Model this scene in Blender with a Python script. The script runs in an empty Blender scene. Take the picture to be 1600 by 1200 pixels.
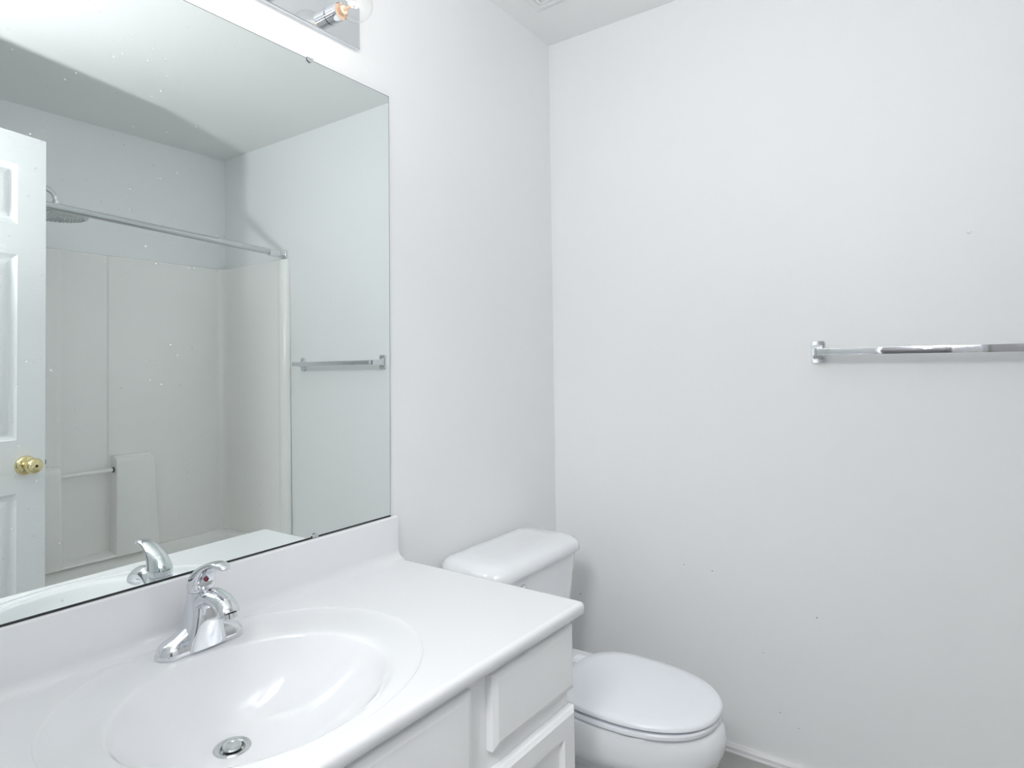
import bpy, bmesh, math, random
from mathutils import Vector, Matrix

# ------------------------------------------------------------------ camera
FZ = 0.063                      # survey height of the finished floor; everything is shifted so the floor is z = 0
S = bpy.context.scene
COL = S.collection
cam_data = bpy.data.cameras.new('camera')
cam = bpy.data.objects.new('camera', cam_data)
COL.objects.link(cam)
cam_data.sensor_fit = 'HORIZONTAL'
cam_data.sensor_width = 36.0
cam_data.lens = 973.80 * 36.0 / 1600.0
cam_data.shift_y = -55.35 / 1600.0
cam_data.clip_start = 0.01
yaw, pitch, roll = 0.6149, 0.0256, -0.0137
fw = Vector((-math.sin(yaw) * math.cos(pitch), math.cos(yaw) * math.cos(pitch), math.sin(pitch)))
rt0 = Vector((math.cos(yaw), math.sin(yaw), 0))
up0 = rt0.cross(fw)
rt = rt0 * math.cos(roll) + up0 * math.sin(roll)
up = -rt0 * math.sin(roll) + up0 * math.cos(roll)
M = Matrix((rt, up, -fw)).transposed().to_4x4()
M.translation = Vector((1.2005, 0.0, 1.2535 - FZ))
cam.matrix_world = M
S.camera = cam

# ------------------------------------------------------------------ world, big lights, exposure
world = bpy.data.worlds.new('world')
S.world = world
world.use_nodes = True
world.node_tree.nodes['Background'].inputs[0].default_value = (0.8, 0.85, 0.9, 1)
world.node_tree.nodes['Background'].inputs[1].default_value = 0.02
S.view_settings.view_transform = 'Standard'
S.view_settings.look = 'None'
S.view_settings.gamma = 1.0
S.view_settings.use_curve_mapping = False
S.view_settings.exposure = 0.06

# the photographer's flash: held beside the camera and turned up at the ceiling
fl = bpy.data.lights.new('flash', 'SPOT')
fl.energy = 62.0
fl.color = (0.945, 0.960, 0.978)
fl.spot_size = math.radians(156)
fl.spot_blend = 1.0
fl.shadow_soft_size = 0.035
flo = bpy.data.objects.new('flash', fl)
COL.objects.link(flo)
flo.location = (1.05, 0.05, 1.545 - FZ)
flo.rotation_euler = Vector((0.05, 0.40, 0.92)).to_track_quat('-Z', 'Y').to_euler()
# unseen fill light added behind the camera, shining in through the doorway
hl = bpy.data.lights.new('hall_fill', 'POINT')
hl.energy = 57.0
hl.color = (0.975, 0.985, 0.99)
hl.shadow_soft_size = 0.22
hlo = bpy.data.objects.new('hall_fill', hl)
COL.objects.link(hlo)
hlo.location = (1.02, -0.55, 2.20 - FZ)
BULB_W = 0.17
S.cycles.diffuse_bounces = 8
S.cycles.max_bounces = 16

# ------------------------------------------------------------------ dimensions
YB = 1.9647      # back wall
W = 2.1371       # wall behind the bathtub
H = 2.44
ZC = 0.7614      # vanity top
YR = 1.1500      # right end of vanity top
YL = 0.122
YH = -1.30       # end of the space behind the camera
PI = math.pi

# ------------------------------------------------------------------ materials
def new_mat(name):
    m = bpy.data.materials.new(name)
    m.use_nodes = True
    nt = m.node_tree
    return m, nt, nt.nodes['Principled BSDF']

def pm(name, col, rough=0.5, metal=0.0, coat=0.0, bump=None, var=None, spec=0.5):
    """bump = (scale, strength, stretch xyz) ; var = (scale, amount) gentle colour unevenness"""
    m, nt, b = new_mat(name)
    b.inputs['Base Color'].default_value = (*col, 1)
    b.inputs['Roughness'].default_value = rough
    b.inputs['Metallic'].default_value = metal
    b.inputs['Coat Weight'].default_value = coat
    b.inputs['Coat Roughness'].default_value = 0.04
    b.inputs['Specular IOR Level'].default_value = spec
    if bump or var:
        tc = nt.nodes.new('ShaderNodeTexCoord')
    if bump:
        mp = nt.nodes.new('ShaderNodeMapping')
        mp.inputs['Scale'].default_value = bump[2] if len(bump) > 2 else (1, 1, 1)
        n = nt.nodes.new('ShaderNodeTexNoise')
        n.inputs['Scale'].default_value = bump[0]
        n.inputs['Detail'].default_value = 4
        bp = nt.nodes.new('ShaderNodeBump')
        bp.inputs['Strength'].default_value = bump[1]
        bp.inputs['Distance'].default_value = 0.002
        nt.links.new(tc.outputs['Object'], mp.inputs['Vector'])
        nt.links.new(mp.outputs['Vector'], n.inputs['Vector'])
        nt.links.new(n.outputs['Fac'], bp.inputs['Height'])
        nt.links.new(bp.outputs['Normal'], b.inputs['Normal'])
    if var:
        n2 = nt.nodes.new('ShaderNodeTexNoise')
        n2.inputs['Scale'].default_value = var[0]
        n2.inputs['Detail'].default_value = 3
        nt.links.new(tc.outputs['Object'], n2.inputs['Vector'])
        mx = nt.nodes.new('ShaderNodeMix')
        mx.data_type = 'RGBA'
        mx.inputs['A'].default_value = (*[c * (1 - var[1]) for c in col], 1)
        mx.inputs['B'].default_value = (*[min(1, c * (1 + var[1])) for c in col], 1)
        nt.links.new(n2.outputs['Fac'], mx.inputs['Factor'])
        nt.links.new(mx.outputs['Result'], b.inputs['Base Color'])
    return m

MAT = {}
MAT['wall'] = pm('wall_paint', (0.885, 0.895, 0.902), 0.46, bump=(190, 0.05), var=(1.7, 0.008), spec=0.4)
MAT['ceil'] = pm('ceiling_paint', (0.84, 0.845, 0.84), 0.75, bump=(120, 0.08))
MAT['trim'] = pm('trim_paint', (0.82, 0.82, 0.82), 0.35)
MAT['floor'] = pm('sheet_vinyl', (0.40, 0.40, 0.385), 0.45, bump=(60, 0.1), var=(14, 0.06))
MAT['marble'] = pm('cultured_marble', (0.835, 0.84, 0.86), 0.12, coat=0.4, var=(3, 0.006))
MAT['china'] = pm('vitreous_china', (0.85, 0.865, 0.89), 0.10, coat=0.5)
MAT['seat'] = pm('seat_plastic', (0.84, 0.86, 0.90), 0.22)
MAT['cab'] = pm('cabinet_paint', (0.915, 0.92, 0.925), 0.34, bump=(90, 0.05), var=(6, 0.012))
MAT['chrome'] = pm('chrome', (0.78, 0.795, 0.82), 0.05, 1.0)
MAT['satin'] = pm('satin_metal', (0.62, 0.64, 0.64), 0.24, 1.0)
MAT['brass'] = pm('polished_brass', (0.86, 0.74, 0.42), 0.12, 1.0)
MAT['fibre'] = pm('fibreglass', (0.925, 0.915, 0.90), 0.22, coat=0.3, bump=(14, 0.05), var=(2.5, 0.01))
MAT['door'] = pm('door_paint', (0.90, 0.91, 0.925), 0.32, bump=(26, 0.35, (1, 1, 9)))
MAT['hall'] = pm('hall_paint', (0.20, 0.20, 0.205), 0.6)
MAT['dark'] = pm('dark_gap', (0.03, 0.03, 0.035), 0.5)
MAT['black'] = pm('black_plastic', (0.02, 0.02, 0.02), 0.4)
MAT['edge'] = pm('mirror_edge', (0.10, 0.12, 0.12), 0.2)
MAT['red'] = pm('red_dot', (0.28, 0.03, 0.04), 0.3)
MAT['blue'] = pm('blue_dot', (0.02, 0.03, 0.12), 0.3)
MAT['cream'] = pm('cream_enamel', (0.74, 0.70, 0.63), 0.4)
MAT['speck'] = pm('wall_speck', (0.42, 0.42, 0.43), 0.6)
MAT['nub'] = pm('paint_nub', (0.86, 0.86, 0.86), 0.35)
MAT['vent'] = pm('vent_plastic', (0.80, 0.81, 0.805), 0.5)

def mirror_material():
    m, nt, b = new_mat('silvered_glass')
    b.inputs['Base Color'].default_value = (0.885, 0.935, 0.92, 1)
    b.inputs['Metallic'].default_value = 1.0
    b.inputs['Roughness'].default_value = 0.0
    # toothpaste and dust spots dried on the glass
    tc = nt.nodes.new('ShaderNodeTexCoord')
    vo = nt.nodes.new('ShaderNodeTexVoronoi')
    vo.inputs['Scale'].default_value = 55
    rag = nt.nodes.new('ShaderNodeTexNoise')
    rag.inputs['Scale'].default_value = 260
    patch = nt.nodes.new('ShaderNodeTexNoise')
    patch.inputs['Scale'].default_value = 5.5
    patch.inputs['Detail'].default_value = 2
    nt.links.new(tc.outputs['Object'], vo.inputs['Vector'])
    nt.links.new(tc.outputs['Object'], rag.inputs['Vector'])
    nt.links.new(tc.outputs['Object'], patch.inputs['Vector'])
    add = nt.nodes.new('ShaderNodeMath'); add.operation = 'MULTIPLY_ADD'
    nt.links.new(rag.outputs['Fac'], add.inputs[0]); add.inputs[1].default_value = 0.30
    nt.links.new(vo.outputs['Distance'], add.inputs[2])
    lt = nt.nodes.new('ShaderNodeMapRange')
    lt.inputs['From Min'].default_value = 0.235; lt.inputs['From Max'].default_value = 0.19
    lt.inputs['To Min'].default_value = 0; lt.inputs['To Max'].default_value = 0.85
    nt.links.new(add.outputs[0], lt.inputs['Value'])
    pt = nt.nodes.new('ShaderNodeMapRange')
    pt.inputs['From Min'].default_value = 0.44; pt.inputs['From Max'].default_value = 0.58
    nt.links.new(patch.outputs['Fac'], pt.inputs['Value'])
    mul = nt.nodes.new('ShaderNodeMath'); mul.operation = 'MULTIPLY'
    nt.links.new(lt.outputs['Result'], mul.inputs[0]); nt.links.new(pt.outputs['Result'], mul.inputs[1])
    sx = nt.nodes.new('ShaderNodeSeparateXYZ')
    nt.links.new(tc.outputs['Object'], sx.inputs[0])
    ym = nt.nodes.new('ShaderNodeMapRange')
    ym.inputs['From Min'].default_value = 0.22; ym.inputs['From Max'].default_value = -0.02
    nt.links.new(sx.outputs['Y'], ym.inputs['Value'])
    mul2 = nt.nodes.new('ShaderNodeMath'); mul2.operation = 'MULTIPLY'
    nt.links.new(mul.outputs[0], mul2.inputs[0]); nt.links.new(ym.outputs['Result'], mul2.inputs[1])
    mul = mul2
    df = nt.nodes.new('ShaderNodeBsdfDiffuse')
    df.inputs['Color'].default_value = (0.95, 0.96, 0.95, 1)
    mix = nt.nodes.new('ShaderNodeMixShader')
    out = nt.nodes['Material Output']
    nt.links.new(mul.outputs[0], mix.inputs[0])
    nt.links.new(b.outputs[0], mix.inputs[1]); nt.links.new(df.outputs[0], mix.inputs[2])
    nt.links.new(mix.outputs[0], out.inputs['Surface'])
    return m
MAT['mirror'] = mirror_material()

def bulb_material():
    m = bpy.data.materials.new('clear_bulb_glass'); m.use_nodes = True
    nt = m.node_tree; nt.nodes.clear()
    out = nt.nodes.new('ShaderNodeOutputMaterial')
    tr = nt.nodes.new('ShaderNodeBsdfTransparent')
    gl = nt.nodes.new('ShaderNodeBsdfGlossy'); gl.inputs['Roughness'].default_value = 0.02
    fr = nt.nodes.new('ShaderNodeLayerWeight'); fr.inputs['Blend'].default_value = 0.12
    mx = nt.nodes.new('ShaderNodeMixShader')
    nt.links.new(fr.outputs['Facing'], mx.inputs[0]); nt.links.new(tr.outputs[0], mx.inputs[1]); nt.links.new(gl.outputs[0], mx.inputs[2])
    nt.links.new(mx.outputs[0], out.inputs['Surface'])
    return m
MAT['bulb'] = bulb_material()

def glow_material():
    m = bpy.data.materials.new('hot_filament'); m.use_nodes = True
    nt = m.node_tree; nt.nodes.clear()
    out = nt.nodes.new('ShaderNodeOutputMaterial')
    em = nt.nodes.new('ShaderNodeEmission')
    em.inputs['Color'].default_value = (1.0, 0.90, 0.76, 1); em.inputs['Strength'].default_value = 9.0
    nt.links.new(em.outputs[0], out.inputs['Surface'])
    return m
MAT['glow'] = glow_material()
MAT['peach'] = pm('bulb_base_ceramic', (0.72, 0.50, 0.36), 0.4)

# ------------------------------------------------------------------ mesh helpers
ORG = {}
def smooth_by_angle(me, deg):
    bm = bmesh.new(); bm.from_mesh(me)
    bmesh.ops.remove_doubles(bm, verts=bm.verts, dist=1e-5)
    bmesh.ops.recalc_face_normals(bm, faces=bm.faces)
    lim = math.radians(deg)
    for f in bm.faces: f.smooth = True
    for e in bm.edges:
        e.smooth = not (len(e.link_faces) == 2 and e.calc_face_angle(0) > lim)
    bm.to_mesh(me); bm.free()

class MB:
    """collects geometry (in survey coordinates) for ONE mesh object"""
    def __init__(s): s.v = []; s.f = []; s.mi = []; s.cur = 0
    def add(s, verts, faces):
        o = len(s.v); s.v += [tuple(map(float, p)) for p in verts]
        s.f += [tuple(i + o for i in f) for f in faces]; s.mi += [s.cur] * len(faces)
        return s
    def box(s, lo, hi, bev=0.0, seg=2, fn=None):
        bm = bmesh.new()
        bmesh.ops.create_cube(bm, size=1)
        for v in bm.verts:
            v.co = Vector([lo[i] + (v.co[i] + 0.5) * (hi[i] - lo[i]) for i in range(3)])
        if bev > 0:
            bmesh.ops.bevel(bm, geom=list(bm.edges), offset=bev, segments=seg, profile=0.5, affect='EDGES')
        bm.verts.index_update()
        vs = [fn(*v.co) if fn else v.co for v in bm.verts]
        s.add(vs, [[v.index for v in f.verts] for f in bm.faces]); bm.free()
        return s
    def loft(s, rings, cap0=True, cap1=True, closed=True):
        n = len(rings[0]); vs = [p for r in rings for p in r]; fs = []
        for a in range(len(rings) - 1):
            for i in range(n if closed else n - 1):
                j = (i + 1) % n
                fs.append((a * n + i, a * n + j, (a + 1) * n + j, (a + 1) * n + i))
        if cap0: fs.append(tuple(range(n))[::-1])
        if cap1: fs.append(tuple((len(rings) - 1) * n + i for i in range(n)))
        return s.add(vs, fs)
    def lathe(s, prof, org, axis, n=32):
        """prof: (radius, height) along axis"""
        ax = Vector(axis).normalized(); a = ax.orthogonal().normalized(); b = ax.cross(a); o = Vector(org)
        rings = [[o + ax * h + (a * math.cos(2 * PI * i / n) + b * math.sin(2 * PI * i / n)) * max(r, 1e-5) for i in range(n)] for r, h in prof]
        return s.loft(rings, True, True)
    def tube(s, path, rad, n=16, side=None):
        """rad: float or list of (ra, rb) ; section a = along 'side', b = across"""
        P = [Vector(p) for p in path]; rings = []
        for i, p in enumerate(P):
            t = (P[min(i + 1, len(P) - 1)] - P[max(i - 1, 0)]).normalized()
            sd = Vector(side) if side else (Vector((0, 0, 1)) if abs(t.z) < 0.9 else Vector((1, 0, 0)))
            a = (sd - t * sd.dot(t)).normalized(); b = t.cross(a)
            r = rad[i] if isinstance(rad, (list, tuple)) else rad
            ra, rb = r if isinstance(r, (list, tuple)) else (r, r)
            rings.append([p + a * ra * math.cos(2 * PI * k / n) + b * rb * math.sin(2 * PI * k / n) for k in range(n)])
        return s.loft(rings)
    def build(s, name, mats, parent=None, deg=35):
        me = bpy.data.meshes.new(name)
        org = ORG.get(parent.name, Vector((0, 0, 0))) if parent else Vector((0, 0, 0))
        me.from_pydata([tuple(Vector(p) - org) for p in s.v], [], s.f)
        if not isinstance(mats, (list, tuple)): mats = [mats]
        for m in mats: me.materials.append(MAT[m] if isinstance(m, str) else m)
        me.polygons.foreach_set('material_index', s.mi)
        me.update(); me.validate()
        smooth_by_angle(me, deg)
        o = bpy.data.objects.new(name, me); COL.objects.link(o)
        if parent: o.parent = parent
        ORG[o.name] = org
        return o

def tag(o, label=None, cat=None, group=None, kind=None):
    if label: o['label'] = label
    if cat: o['category'] = cat
    if group: o['group'] = group
    if kind: o['kind'] = kind
    return o

def thing(name, loc, label=None, cat=None, group=None, kind=None):
    o = bpy.data.objects.new(name, None); COL.objects.link(o)
    o.empty_display_size = 0.05
    o.location = loc; ORG[o.name] = Vector(loc)
    return tag(o, label, cat, group, kind)

def rrect(cx, cy, hx, hy, r, n=8):
    """rounded rectangle outline, counter-clockwise"""
    out = []
    for k, (sx, sy) in enumerate(((1, 1), (-1, 1), (-1, -1), (1, -1))):
        for i in range(n + 1):
            a = PI / 2 * k + PI / 2 * i / n
            out.append((cx + sx * (hx - r) + r * math.cos(a), cy + sy * (hy - r) + r * math.sin(a)))
    return out

def ellipse(cx, cy, ax, ay, n=64, p=2.0):
    out = []
    for i in range(n):
        t = 2 * PI * i / n; c, s_ = math.cos(t), math.sin(t)
        out.append((cx + ax * math.copysign(abs(c) ** (2 / p), c), cy + ay * math.copysign(abs(s_) ** (2 / p), s_)))
    return out

def spline(pts, n=8):
    """Catmull-Rom through pts (any dimension)"""
    P = [Vector(p) for p in pts]; out = []
    for i in range(len(P) - 1):
        p0 = P[max(i - 1, 0)]; p1 = P[i]; p2 = P[i + 1]; p3 = P[min(i + 2, len(P) - 1)]
        for k in range(n):
            t = k / n
            out.append(0.5 * ((2 * p1) + (p2 - p0) * t + (2 * p0 - 5 * p1 + 4 * p2 - p3) * t * t + (3 * p1 - p0 - 3 * p2 + p3) * t ** 3))
    out.append(P[-1])
    return out

# ------------------------------------------------------------------ room shell
def struct(name, mb, mat, label, cat):
    return tag(mb.build(name, mat), label, cat, kind='structure')

T = 0.10
struct('floor', MB().box((-T, YH - T, FZ - T), (W + T, YB + T, FZ)), 'floor', 'grey sheet vinyl bathroom floor', 'floor')
struct('ceiling', MB().box((-T, YH - T, H), (W + T, YB + T, H + T)), 'ceil', 'plain white painted ceiling', 'ceiling')
struct('wall_left', MB().box((-T, 0.12, FZ), (0, YB, H)), 'wall', 'white wall behind the mirror and vanity', 'wall')
wb = struct('wall_back', MB().box((-T, YB, FZ), (W + T, YB + T, H)), 'wall', 'white wall with the towel bar', 'wall')
struct('wall_right', MB().box((W, 0.455, FZ), (W + T, YB, H)), 'wall', 'white wall along the bathtub, seen in the mirror', 'wall')
YJ = 0.20
# entrance wall with the doorway the camera stands in; the tub's head wall continues from it
struct('wall_front', MB().box((-T, 0.0, FZ), (0.57, 0.12, H)).box((0.57, 0.0, 2.09), (1.29, 0.12, H)).add(
    [(1.29, YH, FZ), (1.29, YJ, FZ), (1.50, YJ, FZ), (1.50, 0.43, FZ), (W + T, 0.43, FZ), (W + T, YH, FZ),
     (1.29, YH, H), (1.29, YJ, H), (1.50, YJ, H), (1.50, 0.43, H), (W + T, 0.43, H), (W + T, YH, H)],
    [(0, 1, 7, 6), (1, 2, 8, 7), (2, 3, 9, 8), (3, 4, 10, 9), (4, 5, 11, 10), (5, 0, 6, 11), (5, 4, 3, 2, 1, 0), (6, 7, 8, 9, 10, 11)]),
    'wall', 'white entrance wall with the doorway the camera looks through', 'wall')
struct('wall_hall_side', MB().box((-T, YH, FZ), (0, 0.0, H)).box((1.270, YH, FZ), (1.2899, -0.02, H)), 'hall', 'grey hallway side wall behind the camera', 'wall')
struct('wall_hall', MB().box((-T, YH - T, FZ), (1.29, YH, H)), 'hall', 'grey hallway wall behind the camera', 'wall')

# small marks in the paint of the back wall
for x, z, r in ((0.479, 0.603, 0.0018), (0.569, 0.599, 0.0022), (0.865, 0.519, 0.0022), (0.717, 0.383, 0.0015), (0.097, 0.434, 0.0025),
                (0.76, 0.22, 0.0018), (0.81, 0.19, 0.0015)):
    MB().lathe([(r, 0), (r * 0.8, 0.0006)], (x, YB, z), (0, -1, 0), 12).build('scuff_mark', 'speck', wb)
MB().lathe([(0.006, 0), (0.0055, 0.0012), (0.003, 0.002)], (1.243, YB, 1.576), (0, -1, 0), 14).build('paint_nub', 'nub', wb)

def baseboard(name, lo, hi, along, label):
    # low moulding, 22 mm tall with a stepped top
    h = 0.024; d = 0.012
    mb = MB()
    if along == 'x':
        y = hi
        prof = [(0, FZ), (-d - 0.004, FZ), (-d - 0.004, FZ + 0.004), (-d, FZ + 0.006), (-d, FZ + 0.016), (-d + 0.004, FZ + 0.019), (-0.005, FZ + h), (0, FZ + h)]
        rings = [[(x, y + a, b) for a, b in prof] for x in lo]
    else:
        prof = [(0, FZ), (d + 0.004, FZ), (d + 0.004, FZ + 0.004), (d, FZ + 0.006), (d, FZ + 0.016), (d - 0.004, FZ + 0.019), (0.005, FZ + h), (0, FZ + h)]
        rings = [[(hi + a, y, b) for a, b in prof] for y in lo]
    mb.loft(rings)
    return struct(name, mb, 'trim', label, 'baseboard')
baseboard('baseboard_back', (0.0, 1.54), YB, 'x', 'low white moulding along the foot of the towel bar wall')
baseboard('baseboard_left', (1.14, YB - 0.02), 0.0, 'y', 'low white moulding behind the toilet')

# ------------------------------------------------------------------ exhaust vent on the ceiling
vt = thing('exhaust_vent', (0.23, 1.61, H), 'white square exhaust fan grille on the ceiling above the toilet', 'vent')
mb = MB(); x0, x1, y0, y1 = 0.096, 0.360, 1.473, 1.737
outer = [(x0, y0), (x1, y0), (x1, y1), (x0, y1)]
def inset(d): return [(x0 + d, y0 + d), (x1 - d, y0 + d), (x1 - d, y1 - d), (x0 + d, y1 - d)]
rings = [[(*p, H) for p in outer], [(*p, H - 0.010) for p in inset(0.004)], [(*p, H - 0.014) for p in inset(0.012)], [(*p, H - 0.012) for p in inset(0.028)], [(*p, H - 0.004) for p in inset(0.031)]]
mb.loft(rings, False, False); mb.build('frame', 'vent', vt)
mb = MB(); mb.box((x0 + 0.031, y0 + 0.031, H - 0.003), (x1 - 0.031, y1 - 0.031, H - 0.001)); mb.build('backing', 'hall', vt)
mb = MB()
k = 0
while True:
    d = 0.034 + k * 0.014
    if d > 0.125: break
    for a, b in (((x0 + d, y0 + d), (x1 - d, y0 + d + 0.009)), ((x0 + d, y1 - d - 0.009), (x1 - d, y1 - d)), ((x0 + d, y0 + d + 0.0092), (x0 + d + 0.009, y1 - d - 0.0092)), ((x1 - d - 0.009, y0 + d + 0.0092), (x1 - d, y1 - d - 0.0092))):
        mb.box((*a, H - 0.012), (*b, H - 0.004))
    k += 1
mb.build('grille', 'vent', vt)

# ------------------------------------------------------------------ towel bar
tb = thing('towel_bar', (1.17, YB, 1.2771), 'square chrome towel bar fixed across the bare back wall', 'towel bar')
zb = 1.2771
for k, x in enumerate((0.8882, 1.447)):
    mb = MB()
    pl = rrect(x, zb, 0.0185, 0.0325, 0.007, 6)
    pl2 = rrect(x, zb, 0.0165, 0.0305, 0.006, 6)
    mb.loft([[(a, YB, b) for a, b in pl], [(a, YB - 0.005, b) for a, b in pl], [(a, YB - 0.008, b) for a, b in pl2]])
    q = 0.004 * (1 if k == 0 else -1)
    mb.loft([[(a, YB - 0.006, b) for a, b in rrect(x, zb, 0.0140, 0.0220, 0.004, 4)], [(a, YB - 0.018, b) for a, b in rrect(x + q * 0.5, zb, 0.0105, 0.0140, 0.003, 4)],
             [(a, YB - 0.036, b) for a, b in rrect(x + q, zb, 0.0085, 0.0108, 0.002, 4)], [(a, YB - 0.0665, b) for a, b in rrect(x + q, zb, 0.0080, 0.0098, 0.0012, 4)]])
    mb.build('bracket', 'chrome', tb)
mb = MB(); mb.box((0.8945, YB - 0.0695, zb - 0.0095), (1.4405, YB - 0.0505, zb + 0.0095), 0.0009, 2)
mb.build('bar', 'chrome', tb)

# ------------------------------------------------------------------ vanity cabinet (front face set 1.7 degrees off the wall)
def skew(x, y, z): return (x + 0.03 * (y - YR) * (x / 0.5682), y, z)
XF = 0.5375
YCR = 1.119
vc = thing('vanity_cabinet', (0.26, 0.60, FZ), 'white painted vanity cabinet under the sink top', 'vanity')
zt = ZC - 0.0225
mb = MB()
for y in (0.126, YCR - 0.016): mb.box((0.002, y, FZ), (XF - 0.018, y + 0.016, zt - 0.001), fn=skew)
mb.box((0.002, 0.126, FZ + 0.10), (XF - 0.018, YCR, FZ + 0.116), fn=skew)
mb.box((XF - 0.075, 0.126, FZ), (XF - 0.06, YCR, FZ + 0.10), fn=skew)
mb.build('carcass', 'cab', vc)
mb = MB()
for a, b in ((0.126, 0.15), (0.30, 0.35), (0.80, 0.870), (1.09, YCR)): mb.box((XF - 0.018, a, FZ + 0.10), (XF, b, zt - 0.001), 0.0006, 1, fn=skew)
for z0, z1 in ((zt - 0.045, zt - 0.001), (0.550, 0.600), (FZ + 0.10, FZ + 0.135)): mb.box((XF - 0.0179, 0.128, z0), (XF - 0.0002, YCR - 0.002, z1), fn=skew)
mb.build('face_frame', 'cab', vc)

def slab_front(name, y0, y1, z0, z1):
    """flat overlay front with a bevelled rim"""
    mb = MB()
    xs = (XF + 0.0004, XF + 0.0125, XF + 0.0145, XF + 0.0187)
    ins = (0, 0, 0.0016, 0.0125)
    rings = []
    for x, d in zip(xs, ins):
        rings.append([skew(x, y, z) for y, z in ((y0 + d, z0 + d), (y1 - d, z0 + d), (y1 - d, z1 - d), (y0 + d, z1 - d))])
    mb.loft(rings)
    return mb.build(name, 'cab', vc, 12)

def panel_front(name, y0, y1, z0, z1, st=0.045):
    """framed front with a recessed flat panel"""
    mb = MB()
    lv = [(XF + 0.0004, 0), (XF + 0.0115, 0), (XF + 0.0135, 0.0014), (XF + 0.0165, 0.006), (XF + 0.0187, 0.009), (XF + 0.0187, st), (XF + 0.0095, st + 0.007), (XF + 0.0095, st + 0.009)]
    rings = [[skew(x, y, z) for y, z in ((y0 + d, z0 + d), (y1 - d, z0 + d), (y1 - d, z1 - d), (y0 + d, z1 - d))] for x, d in lv]
    mb.loft(rings)
    return mb.build(name, 'cab', vc, 12)
slab_front('drawer', 0.857, 1.1205, 0.5925, 0.722)
panel_front('door', 0.857, 1.1235, FZ + 0.118, 0.5565)
slab_front('false_front', 0.345, 0.804, 0.5925, 0.722)
panel_front('door', 0.573, 0.797, FZ + 0.118, 0.5565)
panel_front('door', 0.345, 0.569, FZ + 0.118, 0.5565)
slab_front('drawer', 0.132, 0.290, 0.5925, 0.722)
panel_front('door', 0.132, 0.290, FZ + 0.118, 0.5565)

# ------------------------------------------------------------------ vanity top with integral bowl
vtop = thing('sink_countertop', (0.28, 0.60, ZC), 'glossy white vanity top with moulded oval sink bowl and backsplash', 'countertop')
SC = Vector((0.314, 0.571)); IN = (0.183, 0.211); OC = Vector((0.272, 0.587)); OU = (0.247, 0.289)
DR = Vector((0.232, 0.571)); DEP = 0.122
NA = 128
angs = [2 * PI * i / NA for i in range(NA)]
def ell_at(c, a, t): return Vector((c.x + a[0] * math.cos(t), c.y + a[1] * math.sin(t)))
rings = []
rd = 0.0285
for r in [0.0, 0.06, 0.12, 0.2, 0.3, 0.4, 0.5, 0.6, 0.68, 0.76, 0.83, 0.885, 0.93, 0.962, 0.984, 1.0]:
    ring = []
    # depth below the top: nearly flat floor, walls steepening up to the lip
    d = DEP * (1 - r ** 2.35) if r < 0.93 else None
    if d is None:
        d93 = DEP * (1 - 0.93 ** 2.35)
        q = (r - 0.93) / 0.07
        d = 0.004 + (d93 - 0.004) * (1 - q) ** 1.75
    for t in angs:
        p0 = DR + Vector((math.cos(t), math.sin(t))) * rd
        p1 = ell_at(SC, IN, t)
        p = p0 + (p1 - p0) * r
        ring.append((p.x, p.y, ZC - d))
    rings.append(ring)
# gently dished band out to the outer oval with a fine step
for q, d in ((0.06, 0.0026), (0.15, 0.0020), (0.4, 0.0019), (0.7, 0.0019), (0.93, 0.0018), (0.975, 0.0013), (1.0, 0.0)):
    ring = []
    for t in angs:
        a = ell_at(SC, IN, t); b = ell_at(OC, OU, t); p = a + (b - a) * q
        ring.append((p.x, p.y, ZC - d))
    rings.append(ring)
mb = MB(); mb.loft(rings, False, False)
basin = mb.build('basin', 'marble', vtop, 60)

def sdf_top(p):
    # rounded-corner rectangle in unskewed coordinates; only the front corners are rounded
    cx, cy = 0.5682 / 2, (YL + YR) / 2; hx, hy = 0.5682 / 2 - 0.001, (YR - YL) / 2
    r = 0.011 if p.x > cx else 0.001
    qx, qy = abs(p.x - cx) - hx + r, abs(p.y - cy) - hy + r
    return math.hypot(max(qx, 0), max(qy, 0)) + min(max(qx, qy), 0) - r
ca = [math.atan2(y - OC.y, x - OC.x) % (2 * PI) for x, y in ((0.002, YL), (0.002, YR), (0.562, YL), (0.562, YR))]
tang = sorted(angs + ca + [a + k * 0.006 for a in ca for k in (-6, -5, -4, -3, -2, -1, 1, 2, 3, 4, 5, 6)])
tang = [a for i, a in enumerate(tang) if i == 0 or a - tang[i - 1] > 1e-4]
def boundary(t, off):
    d = Vector((math.cos(t), math.sin(t))); lo, hi = 0.05, 1.2
    for _ in range(40):
        m = (lo + hi) / 2
        if sdf_top(OC + d * m) < -off: lo = m
        else: hi = m
    return OC + d * lo
mb = MB(); rings = []
rings.append([(*ell_at(OC, OU, math.atan2(math.sin(t) / OU[1], math.cos(t) / OU[0])), ZC) for t in tang])
for off, dz in ((0.0115, 0), (0.0087, 0), (0.0055, 0.0008), (0.0028, 0.0026), (0.0009, 0.0052), (0, 0.0085), (0, 0.0215), (0.001, 0.0225), (0.03, 0.0225)):
    rings.append([skew(*boundary(t, off), ZC - dz) for t in tang])
mb.loft(rings, False, False)
mb.build('slab', 'marble', vtop, 50)

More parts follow.
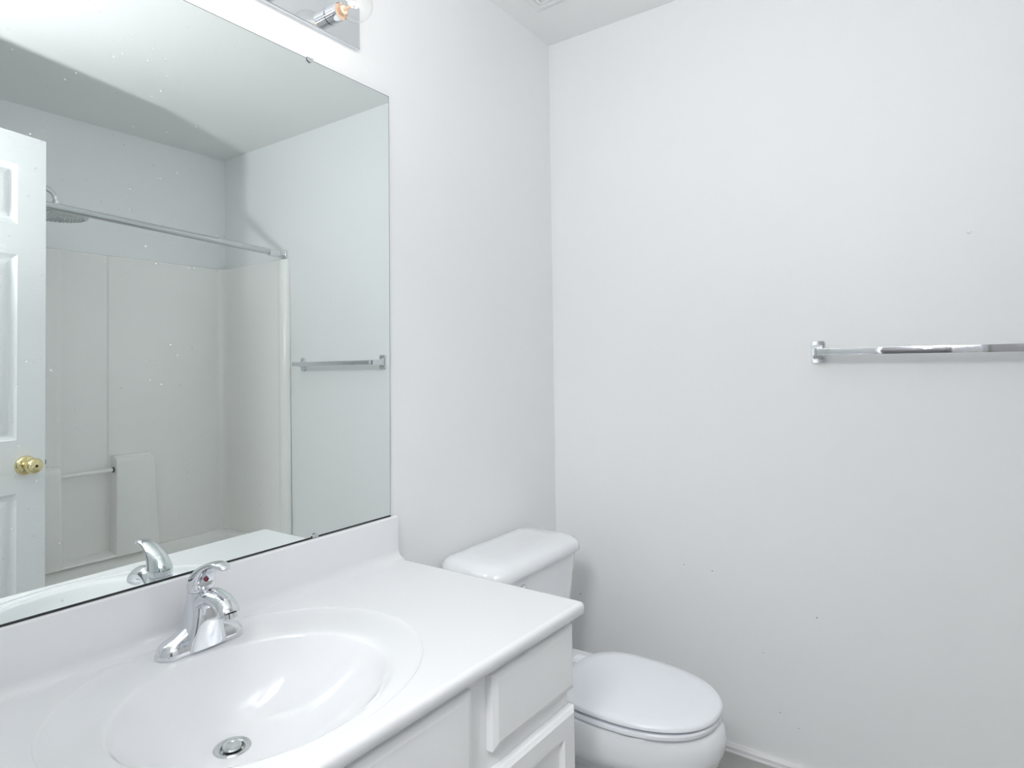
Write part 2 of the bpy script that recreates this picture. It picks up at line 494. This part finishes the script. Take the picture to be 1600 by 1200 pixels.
# backsplash with a cove at its foot
ZS = 0.8672
prof = [(0.0015, ZC - 0.004), (0.048, ZC - 0.004)]
for i in range(9):
    a = PI / 2 * i / 8
    prof.append((0.022 + 0.024 * (1 - math.sin(a)), ZC - 0.0003 + 0.024 * (1 - math.cos(a))))
for i in range(5):
    a = PI / 2 * i / 4
    prof.append((0.018 + 0.004 * math.cos(a), ZS - 0.004 + 0.004 * math.sin(a)))
prof += [(0.0015, ZS)]
mb = MB(); mb.loft([[(x, y, z) for x, z in prof] for y in (YL, 0.4, 0.8, YR - 0.0008)])
mb.build('backsplash', 'marble', vtop, 40)

# drain
zd = ZC - DEP
mb = MB()
mb.lathe([(0.0285, -0.004), (0.0288, 0.001), (0.0275, 0.0028), (0.022, 0.0018), (0.0195, 0.0002), (0.0192, -0.012)], (DR.x, DR.y, zd), (0, 0, 1), 40)
drf = mb.build('drain_flange', 'satin', basin)
mb = MB(); mb.lathe([(0.0191, -0.0119), (0.0191, -0.011)], (DR.x, DR.y, zd), (0, 0, 1), 32); mb.build('drain_throat', 'black', basin)
mb = MB(); mb.lathe([(0.006, -0.0108), (0.006, -0.002), (0.014, -0.001), (0.0155, 0.001), (0.0145, 0.0035), (0.0100, 0.0045), (0.009, 0.0035), (0.0, 0.0033)], (DR.x - 0.002, DR.y + 0.001, zd), (0.04, 0, 1), 32)
mb.build('drain_stopper', 'satin', basin)

# ------------------------------------------------------------------ faucet
FX, FY = 0.088, 0.597
fa = thing('faucet', (FX, FY, ZC), 'chrome single-lever faucet on the back rim of the sink', 'faucet')
z0 = ZC - 0.0015
mb = MB()
def stad(hx, hy, z, cx=FX): return [(x, y, z) for x, y in rrect(cx, FY, hx, hy, min(hx, hy) * 0.98, 10)]
mb.loft([stad(0.0262, 0.076, z0), stad(0.0265, 0.0762, z0 + 0.005), stad(0.0250, 0.0750, z0 + 0.013), stad(0.0205, 0.0705, z0 + 0.0195), stad(0.0185, 0.066, z0 + 0.0225), stad(0.0165, 0.050, z0 + 0.0285), stad(0.0150, 0.034, z0 + 0.0370), stad(0.012, 0.020, z0 + 0.045)])
mb.build('base_plate', 'chrome', fa, 40)
# body: flat-faced wedge rising into a round column
def sq(cx, cy, hx, hy, z, p, n=40):
    return [(x, y, z) for x, y in ellipse(cx, cy, hx, hy, n, p)]
mb = MB()
mb.loft([sq(FX - 0.002, FY, 0.0335, 0.038, z0 + 0.004, 5.0), sq(FX - 0.0015, FY, 0.0328, 0.034, z0 + 0.022, 4.6), sq(FX + 0.0005, FY, 0.0304, 0.0285, z0 + 0.045, 4.0),
         sq(FX + 0.001, FY, 0.0275, 0.0250, z0 + 0.064, 3.2), sq(FX - 0.001, FY, 0.0235, 0.0225, z0 + 0.083, 2.2), sq(FX - 0.002, FY, 0.0215, 0.0215, z0 + 0.0975, 2.0)])
mb.build('body', 'chrome', fa, 40)
# spout: arched, flattened tube
path = spline([(FX - 0.002, FY, z0 + 0.060), (FX + 0.014, FY, z0 + 0.080), (FX + 0.038, FY, z0 + 0.0930), (FX + 0.066, FY, z0 + 0.0910), (FX + 0.085, FY, z0 + 0.0815), (FX + 0.092, FY, z0 + 0.073)], 8)
n = len(path); rad = []
for i in range(n):
    q = i / (n - 1); rad.append((0.0205 - 0.0020 * q, 0.0165 - 0.0045 * q))
mb = MB(); mb.tube(path, rad, 24, side=(0, 1, 0))
sp = mb.build('spout', 'chrome', fa, 50)
mb = MB(); mb.lathe([(0.0115, 0), (0.0115, 0.008), (0.009, 0.0085), (0.0085, 0.003)], (FX + 0.0925, FY, z0 + 0.0745), (0.35, 0, -1), 24); mb.build('aerator', 'chrome', sp)
# handle: hood with a flat scooped front that runs out into a curled lever
zh = z0 + 0.0985
mb = MB()
mb.loft([sq(FX - 0.002, FY, 0.0222, 0.0222, zh - 0.0003, 2), sq(FX - 0.002, FY, 0.0225, 0.0225, zh + 0.001, 2), sq(FX - 0.002, FY, 0.0222, 0.0222, zh + 0.010, 2)], True, True)
keys = [(-0.002, 0.006, 0.0222, 0.0222, 0.0215), (0.000, 0.013, 0.0220, 0.0215, 0.0185), (0.005, 0.024, 0.0203, 0.0170, 0.0135), (0.0145, 0.0345, 0.0178, 0.0112, 0.0092),
        (0.028, 0.0440, 0.0155, 0.0072, 0.0058), (0.045, 0.0510, 0.0136, 0.0058, 0.0040), (0.062, 0.0540, 0.0124, 0.0056, 0.0036), (0.075, 0.0525, 0.0112, 0.0050, 0.0032), (0.0825, 0.0495, 0.0080, 0.0034, 0.0022), (0.085, 0.0480, 0.0030, 0.0014, 0.0010)]
# spline in 5-D done as two 3-D splines
ka = spline([(k[0], k[1], k[2]) for k in keys], 6); kb_ = spline([(k[3], k[4], 0) for k in keys], 6)
rings = []
for i in range(len(ka)):
    a, b = ka[max(i - 1, 0)], ka[min(i + 1, len(ka) - 1)]
    tx, tz = b[0] - a[0], b[1] - a[1]; L = math.hypot(tx, tz); tx /= L; tz /= L
    if i == 0: tx, tz = 0.0, 1.0
    nx, nz = tz, -tx                       # towards the user and down: the scooped side
    hw, rb, ff = ka[i][2], kb_[i][0], kb_[i][1]
    ring = []
    for k in range(40):
        t = 2 * PI * k / 40; c, s_ = math.cos(t), math.sin(t)
        p = 2.0 if c < 0 else 2.0 + 2.6 * min(1, i / 12)
        u = math.copysign(abs(c) ** (2 / p), c) * (ff if c > 0 else rb); v = math.copysign(abs(s_) ** (2 / p), s_) * hw
        ring.append((FX + ka[i][0] + nx * u, FY + v, zh + ka[i][1] + nz * u))
    rings.append(ring)
mb.loft(rings)
hd = mb.build('handle', 'chrome', fa, 32)
dc = Vector((FX + 0.0183, FY, zh + 0.0205)); dx = Vector((1, 0, -0.28)).normalized(); dz_ = Vector((0.28, 0, 1)).normalized()
def half_disc(sg, r):
    ring = [dc + Vector((0, sg, 0)) * r * math.sin(PI * i / 10) + dz_ * r * math.cos(PI * i / 10) for i in range(11)]
    return MB().loft([[p - dx * 0.006 for p in ring], [p + dx * 0.0012 for p in ring]])
tag(half_disc(-1, 0.0042).build('hot_mark', 'red', hd), 'red half of the temperature dot')
tag(half_disc(1, 0.0042).build('cold_mark', 'blue', hd), 'dark blue half of the temperature dot')

# ------------------------------------------------------------------ wall mirror (hung a hair off parallel)
def mx_(y, z): return 0.0095 - 0.0079 * (y - 1.1) - 0.0027 * (z - 0.87)
MY0, MY1, MZ0, MZ1 = 0.130, 1.1397, 0.8696, 1.9638
mi = thing('wall_mirror', (0.005, 0.60, MZ0), 'large frameless wall mirror above the sink, flecked with dried spots', 'mirror')
mb = MB()
cs = [(MY0, MZ0), (MY1 - 0.0045, MZ0), (MY1 + 0.0055, MZ1), (MY0, MZ1)]
def inn(p, d): return (p[0] + (d if p[0] < 0.5 else -d), p[1] + (d if p[1] < 1.2 else -d))
bw = 0.0016                     # ground edge of the glass
f0 = [(mx_(*p) - 0.0006, *p) for p in cs]; f1 = [(mx_(*q), *q) for q in (inn(p, bw) for p in cs)]; bk = [(mx_(*p) - 0.0045, *p) for p in cs]
mb.add(f1, [(0, 1, 2, 3)])
mb.cur = 1
mb.loft([bk, f0, f1], True, False)
mb.build('glass', ['mirror', 'edge'], mi, 8)
mb = MB(); mb.loft([[(0.0008, y, ZS + 0.0003), (mx_(y, MZ0) + 0.0012, y, ZS + 0.0003), (mx_(y, MZ0) + 0.0012, y, MZ0 + 0.0004), (mx_(y, MZ0) + 0.0004, y, MZ0 + 0.0004), (mx_(y, MZ0) + 0.0004, y, MZ0 - 0.0006), (0.0008, y, MZ0 - 0.0006)] for y in (MY0, MY1 - 0.0045)])
mb.build('mounting_channel', 'dark', mi, 20)
for y, z, sgn in ((0.895, MZ1, -1), (0.900, MZ0, 1), (0.30, MZ1, -1), (0.30, MZ0, 1)):
    mb = MB()
    xm = mx_(y, z)
    half = [(y + 0.0085 * math.cos(PI * i / 10), z + sgn * 0.0085 * math.sin(PI * i / 10)) for i in range(11)]
    if sgn < 0: half = half + [(y - 0.0085, z + 0.002), (y + 0.0085, z + 0.002)]
    else: half = half + [(y - 0.0085, z - 0.001), (y + 0.0085, z - 0.001)]
    mb.loft([[(xm + 0.0014, a, b) for a, b in half], [(xm + 0.0030, a, b) for a, b in half]])
    if sgn < 0: mb.box((0.0003, y - 0.0085, z + 0.0006), (xm + 0.002, y + 0.0085, z + 0.002))
    mb.build('clip', 'chrome', mi, 40)

# ------------------------------------------------------------------ vanity light bar
LY0, LY1, LZ0, LZ1 = 0.129, 1.043, 2.0445, 2.150
vl = thing('vanity_light', (0.0, 0.578, 2.085), 'chrome light bar of clear globe bulbs above the mirror', 'light fixture')
mb = MB()
def pr(d, x): return [(x, LY0 + d, LZ0 + d), (x, LY1 - d, LZ0 + d), (x, LY1 - d, LZ1 - d), (x, LY0 + d, LZ1 - d)]
mb.loft([pr(0, 0.0005), pr(0, 0.011), pr(0.0022, 0.0130)])
mb.build('back_plate', MAT.setdefault('plate', pm('plate_chrome', (0.80, 0.82, 0.84), 0.05, 1.0)), vl, 20)
BZ = 2.0885
for k in range(6):
    y = 0.953 - 0.1467 * k
    mb = MB()
    mb.lathe([(0.0190, 0.0118), (0.0190, 0.0142), (0.0208, 0.0150), (0.0208, 0.0500), (0.0196, 0.0506), (0.0190, 0.040)], (0, y, BZ), (1, 0, 0), 36)
    so = mb.build('socket', 'chrome', vl, 30)
    mb = MB(); mb.lathe([(0.0185, 0.038), (0.0185, 0.045), (0.010, 0.048), (0.010, 0.060), (0.0, 0.061)], (0, y, BZ), (1, 0, 0), 24)
    mb.build('ceramic_insert', 'peach', so)
    prof = [(0.013, 0.046), (0.0135, 0.056)]
    R = 0.040; cx = 0.099
    for i in range(3, 25):
        a = PI * i / 24
        if R * math.sin(a) > 0.014 or i > 12: prof.append((R * math.sin(a), cx - R * math.cos(a)))
    mb = MB(); mb.lathe(prof, (0, y, BZ), (1, 0, 0), 36)
    bu = mb.build('bulb', 'bulb', vl, 60)
    bu.data.materials[0] = MAT['bulb']
    mb = MB(); mb.tube([(0.089, y - 0.011, BZ), (0.099, y - 0.007, BZ), (0.101, y, BZ), (0.099, y + 0.007, BZ), (0.089, y + 0.011, BZ)], 0.0022, 8)
    mb.build('filament', 'glow', bu)
    mb = MB(); mb.lathe([(0.004, 0.060), (0.003, 0.075), (0.0045, 0.087), (0.0, 0.088)], (0, y, BZ), (1, 0, 0), 12)
    mb.build('stem', 'peach', bu)
    ld = bpy.data.lights.new('bulb_light', 'POINT'); ld.energy = BULB_W; ld.color = (1.0, 0.93, 0.83); ld.shadow_soft_size = 0.012
    lo = bpy.data.objects.new('bulb_light', ld); COL.objects.link(lo); lo.location = (0.110, y, BZ)

# ------------------------------------------------------------------ toilet
TY = 1.477
to = thing('toilet', (0.42, TY, FZ), 'white two-piece toilet with closed lid beside the vanity', 'toilet')
def egg(xb, xf, hw, z, n=56, sq_=2.25, wide=0.42, cy=TY):
    """outline: squarish back at xb, round nose at xf; widest point at fraction 'wide' from the back"""
    xm = xb + (xf - xb) * wide; out = []
    for i in range(n):
        t = 2 * PI * i / n; c, s_ = math.cos(t), math.sin(t)
        p = sq_ if c >= 0 else 3.0
        px = math.copysign(abs(c) ** (2 / p), c); py = math.copysign(abs(s_) ** (2 / p), s_)
        out.append((xm + px * ((xf - xm) if c >= 0 else (xm - xb)), cy + py * hw, z))
    return out
# bowl and pedestal in one casting
mb = MB()
mb.loft([egg(0.17, 0.585, 0.112, FZ), egg(0.17, 0.585, 0.112, FZ + 0.018), egg(0.175, 0.575, 0.102, FZ + 0.035), egg(0.18, 0.560, 0.092, FZ + 0.10), egg(0.18, 0.570, 0.094, FZ + 0.16),
         egg(0.17, 0.612, 0.112, FZ + 0.190), egg(0.15, 0.660, 0.136, FZ + 0.218), egg(0.12, 0.703, 0.156, FZ + 0.240), egg(0.10, 0.727, 0.1665, FZ + 0.254), egg(0.095, 0.739, 0.1720, FZ + 0.266), egg(0.093, 0.7425, 0.1735, FZ + 0.280),
         egg(0.09, 0.744, 0.1740, FZ + 0.302), egg(0.09, 0.741, 0.1730, FZ + 0.324), egg(0.092, 0.730, 0.169, FZ + 0.338), egg(0.10, 0.715, 0.160, FZ + 0.3415)])
mb.build('bowl', 'china', to, 50)
mb = MB()
mb.loft([egg(0.345, 0.724, 0.1590, 0.4055), egg(0.340, 0.733, 0.1635, 0.4080), egg(0.340, 0.734, 0.1640, 0.4155), egg(0.343, 0.730, 0.1620, 0.4188)])
mb.build('seat', 'seat', to, 40)
mb = MB()
mb.loft([egg(0.340, 0.729, 0.1600, 0.4240), egg(0.335, 0.736, 0.1635, 0.4262), egg(0.335, 0.736, 0.1635, 0.4300), egg(0.337, 0.733, 0.1620, 0.4345), egg(0.342, 0.726, 0.1580, 0.4375), egg(0.37, 0.69, 0.138, 0.4395), egg(0.42, 0.62, 0.09, 0.4410)])
mb.build('lid', 'seat', to, 40)
for s_ in (-1, 1):
    mb = MB(); mb.loft([[(x, y, z) for x, y in rrect(0.325, TY + s_ * 0.075, 0.022, 0.020, 0.009, 5)] for z in (0.403, 0.422)] + [[(x, y, 0.429) for x, y in rrect(0.325, TY + s_ * 0.075, 0.016, 0.014, 0.007, 5)]])
    mb.build('hinge', 'seat', to, 40)
# tank
TC = 1.509
def tk(x0, x1, hy, z, r): return [(x, y, z) for x, y in rrect((x0 + x1) / 2, TC, (x1 - x0) / 2, hy, r, 10)]
mb = MB()
mb.loft([tk(0.045, 0.205, 0.150, 0.400, 0.03), tk(0.032, 0.218, 0.160, 0.412, 0.04), tk(0.026, 0.228, 0.174, 0.490, 0.045), tk(0.022, 0.235, 0.195, 0.58, 0.05), tk(0.020, 0.240, 0.210, 0.684, 0.05)])
mb.build('tank', 'china', to, 40)
mb = MB()
mb.loft([tk(0.020, 0.243, 0.2130, 0.681, 0.05), tk(0.016, 0.249, 0.2190, 0.6815, 0.055), tk(0.014, 0.252, 0.2225, 0.686, 0.058), tk(0.014, 0.252, 0.2225, 0.696, 0.058), tk(0.016, 0.2495, 0.2200, 0.705, 0.057),
         tk(0.022, 0.242, 0.2130, 0.7135, 0.052), tk(0.031, 0.228, 0.2010, 0.7205, 0.046), tk(0.046, 0.207, 0.1830, 0.7245, 0.038), tk(0.070, 0.177, 0.14, 0.7265, 0.028)])
mb.build('tank_lid', 'china', to, 50)
mb = MB()
mb.lathe([(0.015, 0.0), (0.015, 0.006), (0.012, 0.010), (0.007, 0.012), (0.007, 0.018), (0.0, 0.019)], (0.236, 1.396, 0.646), (1, 0, 0), 24)
mb.tube([(0.251, 1.396, 0.644), (0.254, 1.410, 0.636), (0.254, 1.440, 0.618), (0.252, 1.456, 0.610)], [0.006, 0.0055, 0.005, 0.006], 12)
mb.build('flush_handle', 'chrome', to, 40)

# ------------------------------------------------------------------ floor register
fr_ = thing('floor_register', (0.52, 1.77, FZ), 'cream floor register with dark slots between toilet and wall', 'register')
mb = MB(); mb.box((0.494, 1.662, FZ + 0.0002), (0.608, 1.864, FZ + 0.004), 0.0015); mb.build('frame', 'cream', fr_)
mb = MB()
for i in range(10):
    for x in (0.504, 0.554): mb.box((x, 1.672 + i * 0.0187, FZ + 0.0035), (x + 0.044, 1.684 + i * 0.0187, FZ + 0.0044))
mb.build('slots', 'black', fr_)

# ------------------------------------------------------------------ bathtub and surround
st = thing('bathtub', (1.88, 1.20, FZ), 'off-white one-piece fibreglass bathtub with tall surround seen in the mirror', 'bathtub')
TX0, TY0, TZ = 1.570, 0.4315, 0.391
mb = MB()
xo0, xo1, yo0, yo1 = TX0, W - 0.002, TY0, YB - 0.002
cx, cy = (xo0 + xo1) / 2, (yo0 + yo1) / 2; hx, hy = (xo1 - xo0) / 2, (yo1 - yo0) / 2
def rr(dx, dy, r, z, sx=0): return [(x, y, z) for x, y in rrect(cx + sx, cy, hx - dx, hy - dy, r, 8)]
mb.loft([rr(0, 0, 0.004, FZ), rr(0, 0, 0.004, TZ - 0.018), rr(0.004, 0.001, 0.006, TZ - 0.006), rr(0.014, 0.003, 0.012, TZ), rr(0.065, 0.075, 0.06, TZ), rr(0.078, 0.09, 0.08, TZ - 0.010), rr(0.09, 0.11, 0.10, TZ - 0.06), rr(0.115, 0.17, 0.11, FZ + 0.09), rr(0.16, 0.24, 0.09, FZ + 0.055)], True, True)
mb.build('tub', 'fibre', st, 45)
# wall panels: one wrap-round shell with channels in the long side
zt_, zb_ = 1.8165, TZ - 0.004
xi = W - 0.034; ye = YB - 0.032; yf = TY0 + 0.032
path = [(1.549, YB - 0.001), (1.549, YB - 0.010), (1.553, YB - 0.022), (1.562, YB - 0.030), (1.575, YB - 0.036), (1.590, YB - 0.037), (1.602, YB - 0.033), (1.615, ye)]
r = 0.045
for i in range(9):
    a = PI / 2 * i / 8
    path.append((xi - r + r * math.sin(a), ye - r + r * math.cos(a)))
for y, d in ((1.362, 0.0), (1.353, 0.0008), (1.347, 0.0058), (1.341, 0.0050), (1.332, 0.0042), (1.170, 0.0042), (1.162, 0.0046), (1.154, 0.0046), (1.147, 0.0006), (1.138, 0.0), (0.99, 0.0)):
    path.append((xi + d, y))
for i in range(9):
    a = PI / 2 * i / 8
    path.append((xi - r + r * math.cos(a), yf + r - r * math.sin(a)))
path += [(1.615, yf), (1.602, TY0 + 0.033), (1.590, TY0 + 0.037), (1.575, TY0 + 0.036), (1.562, TY0 + 0.030), (1.553, TY0 + 0.022), (1.549, TY0 + 0.010), (1.549, TY0 + 0.001)]
def back_of(p):
    x, y = p
    if x < 1.70: return (x, YB - 0.001) if y > 1.2 else (x, TY0 + 0.001)
    return (W - 0.001, min(max(y, TY0 + 0.001), YB - 0.001)) if abs(y - ye) > 0.03 or x > xi - 0.02 else (x, YB - 0.001)
inner0 = [(x, y, zb_) for x, y in path]
bkp = [back_of(p) for p in path]
def lerp(p, q, t): return (p[0] + (q[0] - p[0]) * t, p[1] + (q[1] - p[1]) * t)
rings = [inner0, [(x, y, zt_ - 0.012) for x, y in path], [(*lerp(p, q, 0.12), zt_ - 0.004) for p, q in zip(path, bkp)], [(*lerp(p, q, 0.4), zt_) for p, q in zip(path, bkp)], [(*q, zt_) for q in bkp], [(*q, zb_) for q in bkp]]
mb = MB(); mb.loft(rings, False, False, closed=False)
pan = mb.build('surround', 'fibre', st, 30)
def ledge(y0, y1, dy0, dy1, ztop, name):
    mb = MB(); x0 = xi - 0.062
    prof = []
    def ring(dx, e, z):
        return [(xi + 0.004, y0 - dy0 * e, z), (xi + 0.004, y1 + dy1 * e, z), (x0 + dx + 0.014, y1 + dy1 * e, z), (x0 + dx + 0.004, y1 + dy1 * e - 0.004, z), (x0 + dx, y1 + dy1 * e - 0.014, z),
                (x0 + dx, y0 - dy0 * e + 0.014, z), (x0 + dx + 0.004, y0 - dy0 * e + 0.004, z), (x0 + dx + 0.014, y0 - dy0 * e, z)]
    mb.loft([ring(-0.006, 1, TZ - 0.002), ring(0, 0, ztop - 0.034), ring(0.003, -0.04, ztop - 0.020), ring(0.011, -0.16, ztop - 0.009), ring(0.022, -0.4, ztop - 0.002), ring(0.034, -0.8, ztop)])
    return mb.build(name, 'fibre', st, 40)
ledge(1.360, 1.538, 0.004, 0.022, 0.858, 'ledge')
ledge(0.78, 1.142, 0.026, 0.004, 0.838, 'ledge')
mb = MB(); mb.loft([[(xi + 0.006, y, TZ - 0.002), (xi - 0.064, y, TZ - 0.002), (xi - 0.060, y, TZ + 0.006), (xi - 0.030, y, TZ + 0.014), (xi + 0.006, y, TZ + 0.020)] for y in (1.135, 1.367)])
mb.build('recess_sill', 'fibre', st, 40)
mb = MB(); mb.tube([(xi - 0.038, 1.136, 0.790), (xi - 0.038, 1.366, 0.794)], 0.0095, 16)
gb = mb.build('grab_bar', 'fibre', st)
for y in (1.352,):
    mb = MB(); mb.tube([(xi - 0.038, y, 0.7937), (xi - 0.038, y + 0.006, 0.7937)], 0.0122, 16); tag(mb.build('end_ring', 'dark', gb), 'dark ring at the end of the bar')

# ------------------------------------------------------------------ shower curtain rod
sr = thing('shower_rod', (1.592, 1.20, 1.85), 'satin metal shower curtain rod across the bathtub opening, no curtain', 'curtain rod')
def rz(y): return 1.8425 + (YB - y) * 0.043
mb = MB(); mb.tube([(1.592, 0.46, rz(0.46)), (1.592, 1.875, rz(1.875))], 0.0150, 24); mb.build('rod', 'satin', sr)
for y, sg in ((YB, -1), (0.43, 1)):
    z = rz(y)
    mb = MB()
    mb.lathe([(0.0165, 0.03), (0.0172, 0.034), (0.0172, 0.092), (0.0160, 0.096)], (1.592, y, z), (0, sg, 0.0), 24)
    mb.box((1.592 - 0.022, min(y, y + sg * 0.014), z - 0.018), (1.592 + 0.022, max(y, y + sg * 0.014), z + 0.024), 0.005, 3)
    mb.tube([(1.592 - 0.019, y + sg * 0.022, z + 0.004), (1.592 + 0.019, y + sg * 0.022, z + 0.004)], 0.014, 16)
    mb.build('flange', 'chrome', sr, 35)

# ------------------------------------------------------------------ rain shower head
sh = thing('overhead_shower', (1.84, 0.43, 2.0), 'round rain shower head on a gooseneck arm above the bathtub', 'shower head')
path = spline([(1.84, 0.432, 1.975), (1.84, 0.60, 2.000), (1.84, 0.82, 2.020), (1.84, 0.96, 2.024), (1.84, 1.012, 2.013), (1.84, 1.037, 1.988), (1.84, 1.044, 1.949)], 8)
mb = MB(); mb.tube(path, 0.0105, 16); mb.build('arm', 'chrome', sh, 50)
mb = MB(); mb.lathe([(0.012, 0), (0.032, 0.002), (0.030, 0.008), (0.014, 0.014)], (1.84, 0.4305, 1.975), (0, 1, 0.1), 24); mb.build('wall_flange', 'chrome', sh)
mb = MB(); mb.lathe([(0.013, 0.020), (0.0155, 0.018), (0.0155, -0.012), (0.012, -0.016), (0.012, -0.026)], (1.84, 1.044, 1.949), (0, 0, 1), 20); mb.build('swivel_nut', 'chrome', sh)
mb = MB(); mb.lathe([(0.012, 0.022), (0.030, 0.020), (0.098, 0.015), (0.110, 0.012), (0.1125, 0.008), (0.110, 0.002), (0.105, 0.0), (0.0, -0.0005)], (1.84, 1.044, 1.902), (0, 0, 1), 48)
hd_ = mb.build('spray_plate', 'satin', sh, 40)
mb = MB()
for ring_ in range(1, 8):
    nr = 6 * ring_
    for i in range(nr):
        a = 2 * PI * i / nr
        mb.lathe([(0.0028, 0.0004), (0.0022, -0.003), (0.0012, -0.0036)], (1.84 + 0.0140 * ring_ * math.cos(a), 1.044 + 0.0140 * ring_ * math.sin(a), 1.902), (0, 0, 1), 6)
mb.build('nozzles', 'vent', hd_, 40)

# ------------------------------------------------------------------ door, standing open
DP = Vector((1.4255, 0.866)); DE = Vector((0.231, 0.973)).normalized(); DN = Vector((-DE.y, DE.x))   # DN faces the vanity
DW, DT, DZ0, DZ1 = 0.66, 0.035, FZ + 0.012, 2.075
def dpt(s_, n_, z):      # s_ measured back from the free edge, n_ out of the face that looks at the vanity
    p = DP - DE * s_ + DN * n_
    return (p.x, p.y, z)
dr = thing('door_1', (DP.x, DP.y, FZ), 'white six-panel door standing open, seen in the mirror', 'door', kind='structure')
mb = MB()
def face(n0, sg):
    ss = [0, 0.091, 0.287, 0.373, 0.569, DW]; zs = [DZ0, 0.270, 0.850, 1.029, 1.657, 1.762, 1.968, DZ1]
    for i in range(5):
        for j in range(7):
            a, b, c, d = ss[i], ss[i + 1], zs[j], zs[j + 1]
            if i in (1, 3) and j in (1, 3, 5):
                lv = [(0, 0), (0.004, -0.0035), (0.012, -0.0075), (0.016, -0.0085), (0.022, -0.0085), (0.042, -0.0015), (0.044, -0.0012)]
                rings = [[dpt(*p) for p in ((a + q, n0 + sg * h, c + q), (b - q, n0 + sg * h, c + q), (b - q, n0 + sg * h, d - q), (a + q, n0 + sg * h, d - q))] for q, h in lv]
                mb.loft(rings, False, True)
            else:
                mb.add([dpt(a, n0, c), dpt(b, n0, c), dpt(b, n0, d), dpt(a, n0, d)], [(0, 1, 2, 3)])
face(0, 1); face(-DT, -1)
for a, b in (((0, DZ0), (0, DZ1)), ((DW, DZ0), (DW, DZ1)), ((0, DZ0), (DW, DZ0)), ((0, DZ1), (DW, DZ1))):
    mb.add([dpt(a[0], 0, a[1]), dpt(b[0], 0, b[1]), dpt(b[0], -DT, b[1]), dpt(a[0], -DT, a[1])], [(0, 1, 2, 3)])
mb.build('panel', 'door', dr, 18)
kz = 0.941; kp = dpt(0.066, 0, kz); dn3 = (DN.x, DN.y, 0)
mb = MB(); mb.lathe([(0.0325, 0.0005), (0.0330, 0.004), (0.0315, 0.010), (0.026, 0.014), (0.0135, 0.017), (0.0130, 0.026), (0.016, 0.030), (0.0235, 0.036), (0.0265, 0.045), (0.0255, 0.054), (0.021, 0.060), (0.012, 0.0625), (0.0, 0.063)], kp, dn3, 40)
kb = tag(mb.build('door_knob', 'brass', dr, 40), 'polished brass door knob')
q = dpt(0.066, 0.0627, kz)
mb = MB(); mb.lathe([(0.0045, 0.0), (0.0045, 0.0012)], q, dn3, 12); mb.build('key_cylinder', 'black', kb)
q = dpt(0.066, -DT, kz)
mb = MB(); mb.lathe([(0.0325, 0.0005), (0.0315, 0.010), (0.0135, 0.017), (0.0130, 0.026), (0.0235, 0.036), (0.0265, 0.045), (0.021, 0.060), (0.0, 0.063)], q, (-DN.x, -DN.y, 0), 32); tag(mb.build('door_knob', 'brass', dr, 40), 'polished brass door knob')
c = [dpt(-0.010, -0.0115, kz - 0.008), dpt(-0.010, -0.0235, kz - 0.008), dpt(0.001, -0.0235, kz - 0.008), dpt(0.001, -0.0115, kz - 0.008)]
c2 = [(x, y, z + 0.016) for x, y, z in c]
mb = MB(); mb.loft([c, c2]); mb.build('latch_bolt', 'dark', dr)
for z in (0.30, 1.06, 1.82):
    q = dpt(DW + 0.005, 0.002, z); mb = MB(); mb.lathe([(0.006, 0), (0.006, 0.09)], q, (0, 0, 1), 12); mb.build('hinge', 'brass', dr)

# ------------------------------------------------------------------ put the finished floor at z = 0
for o in list(S.objects):
    if o.parent is None and o.type != 'CAMERA' and o not in (flo, hlo):
        o.location.z -= FZ
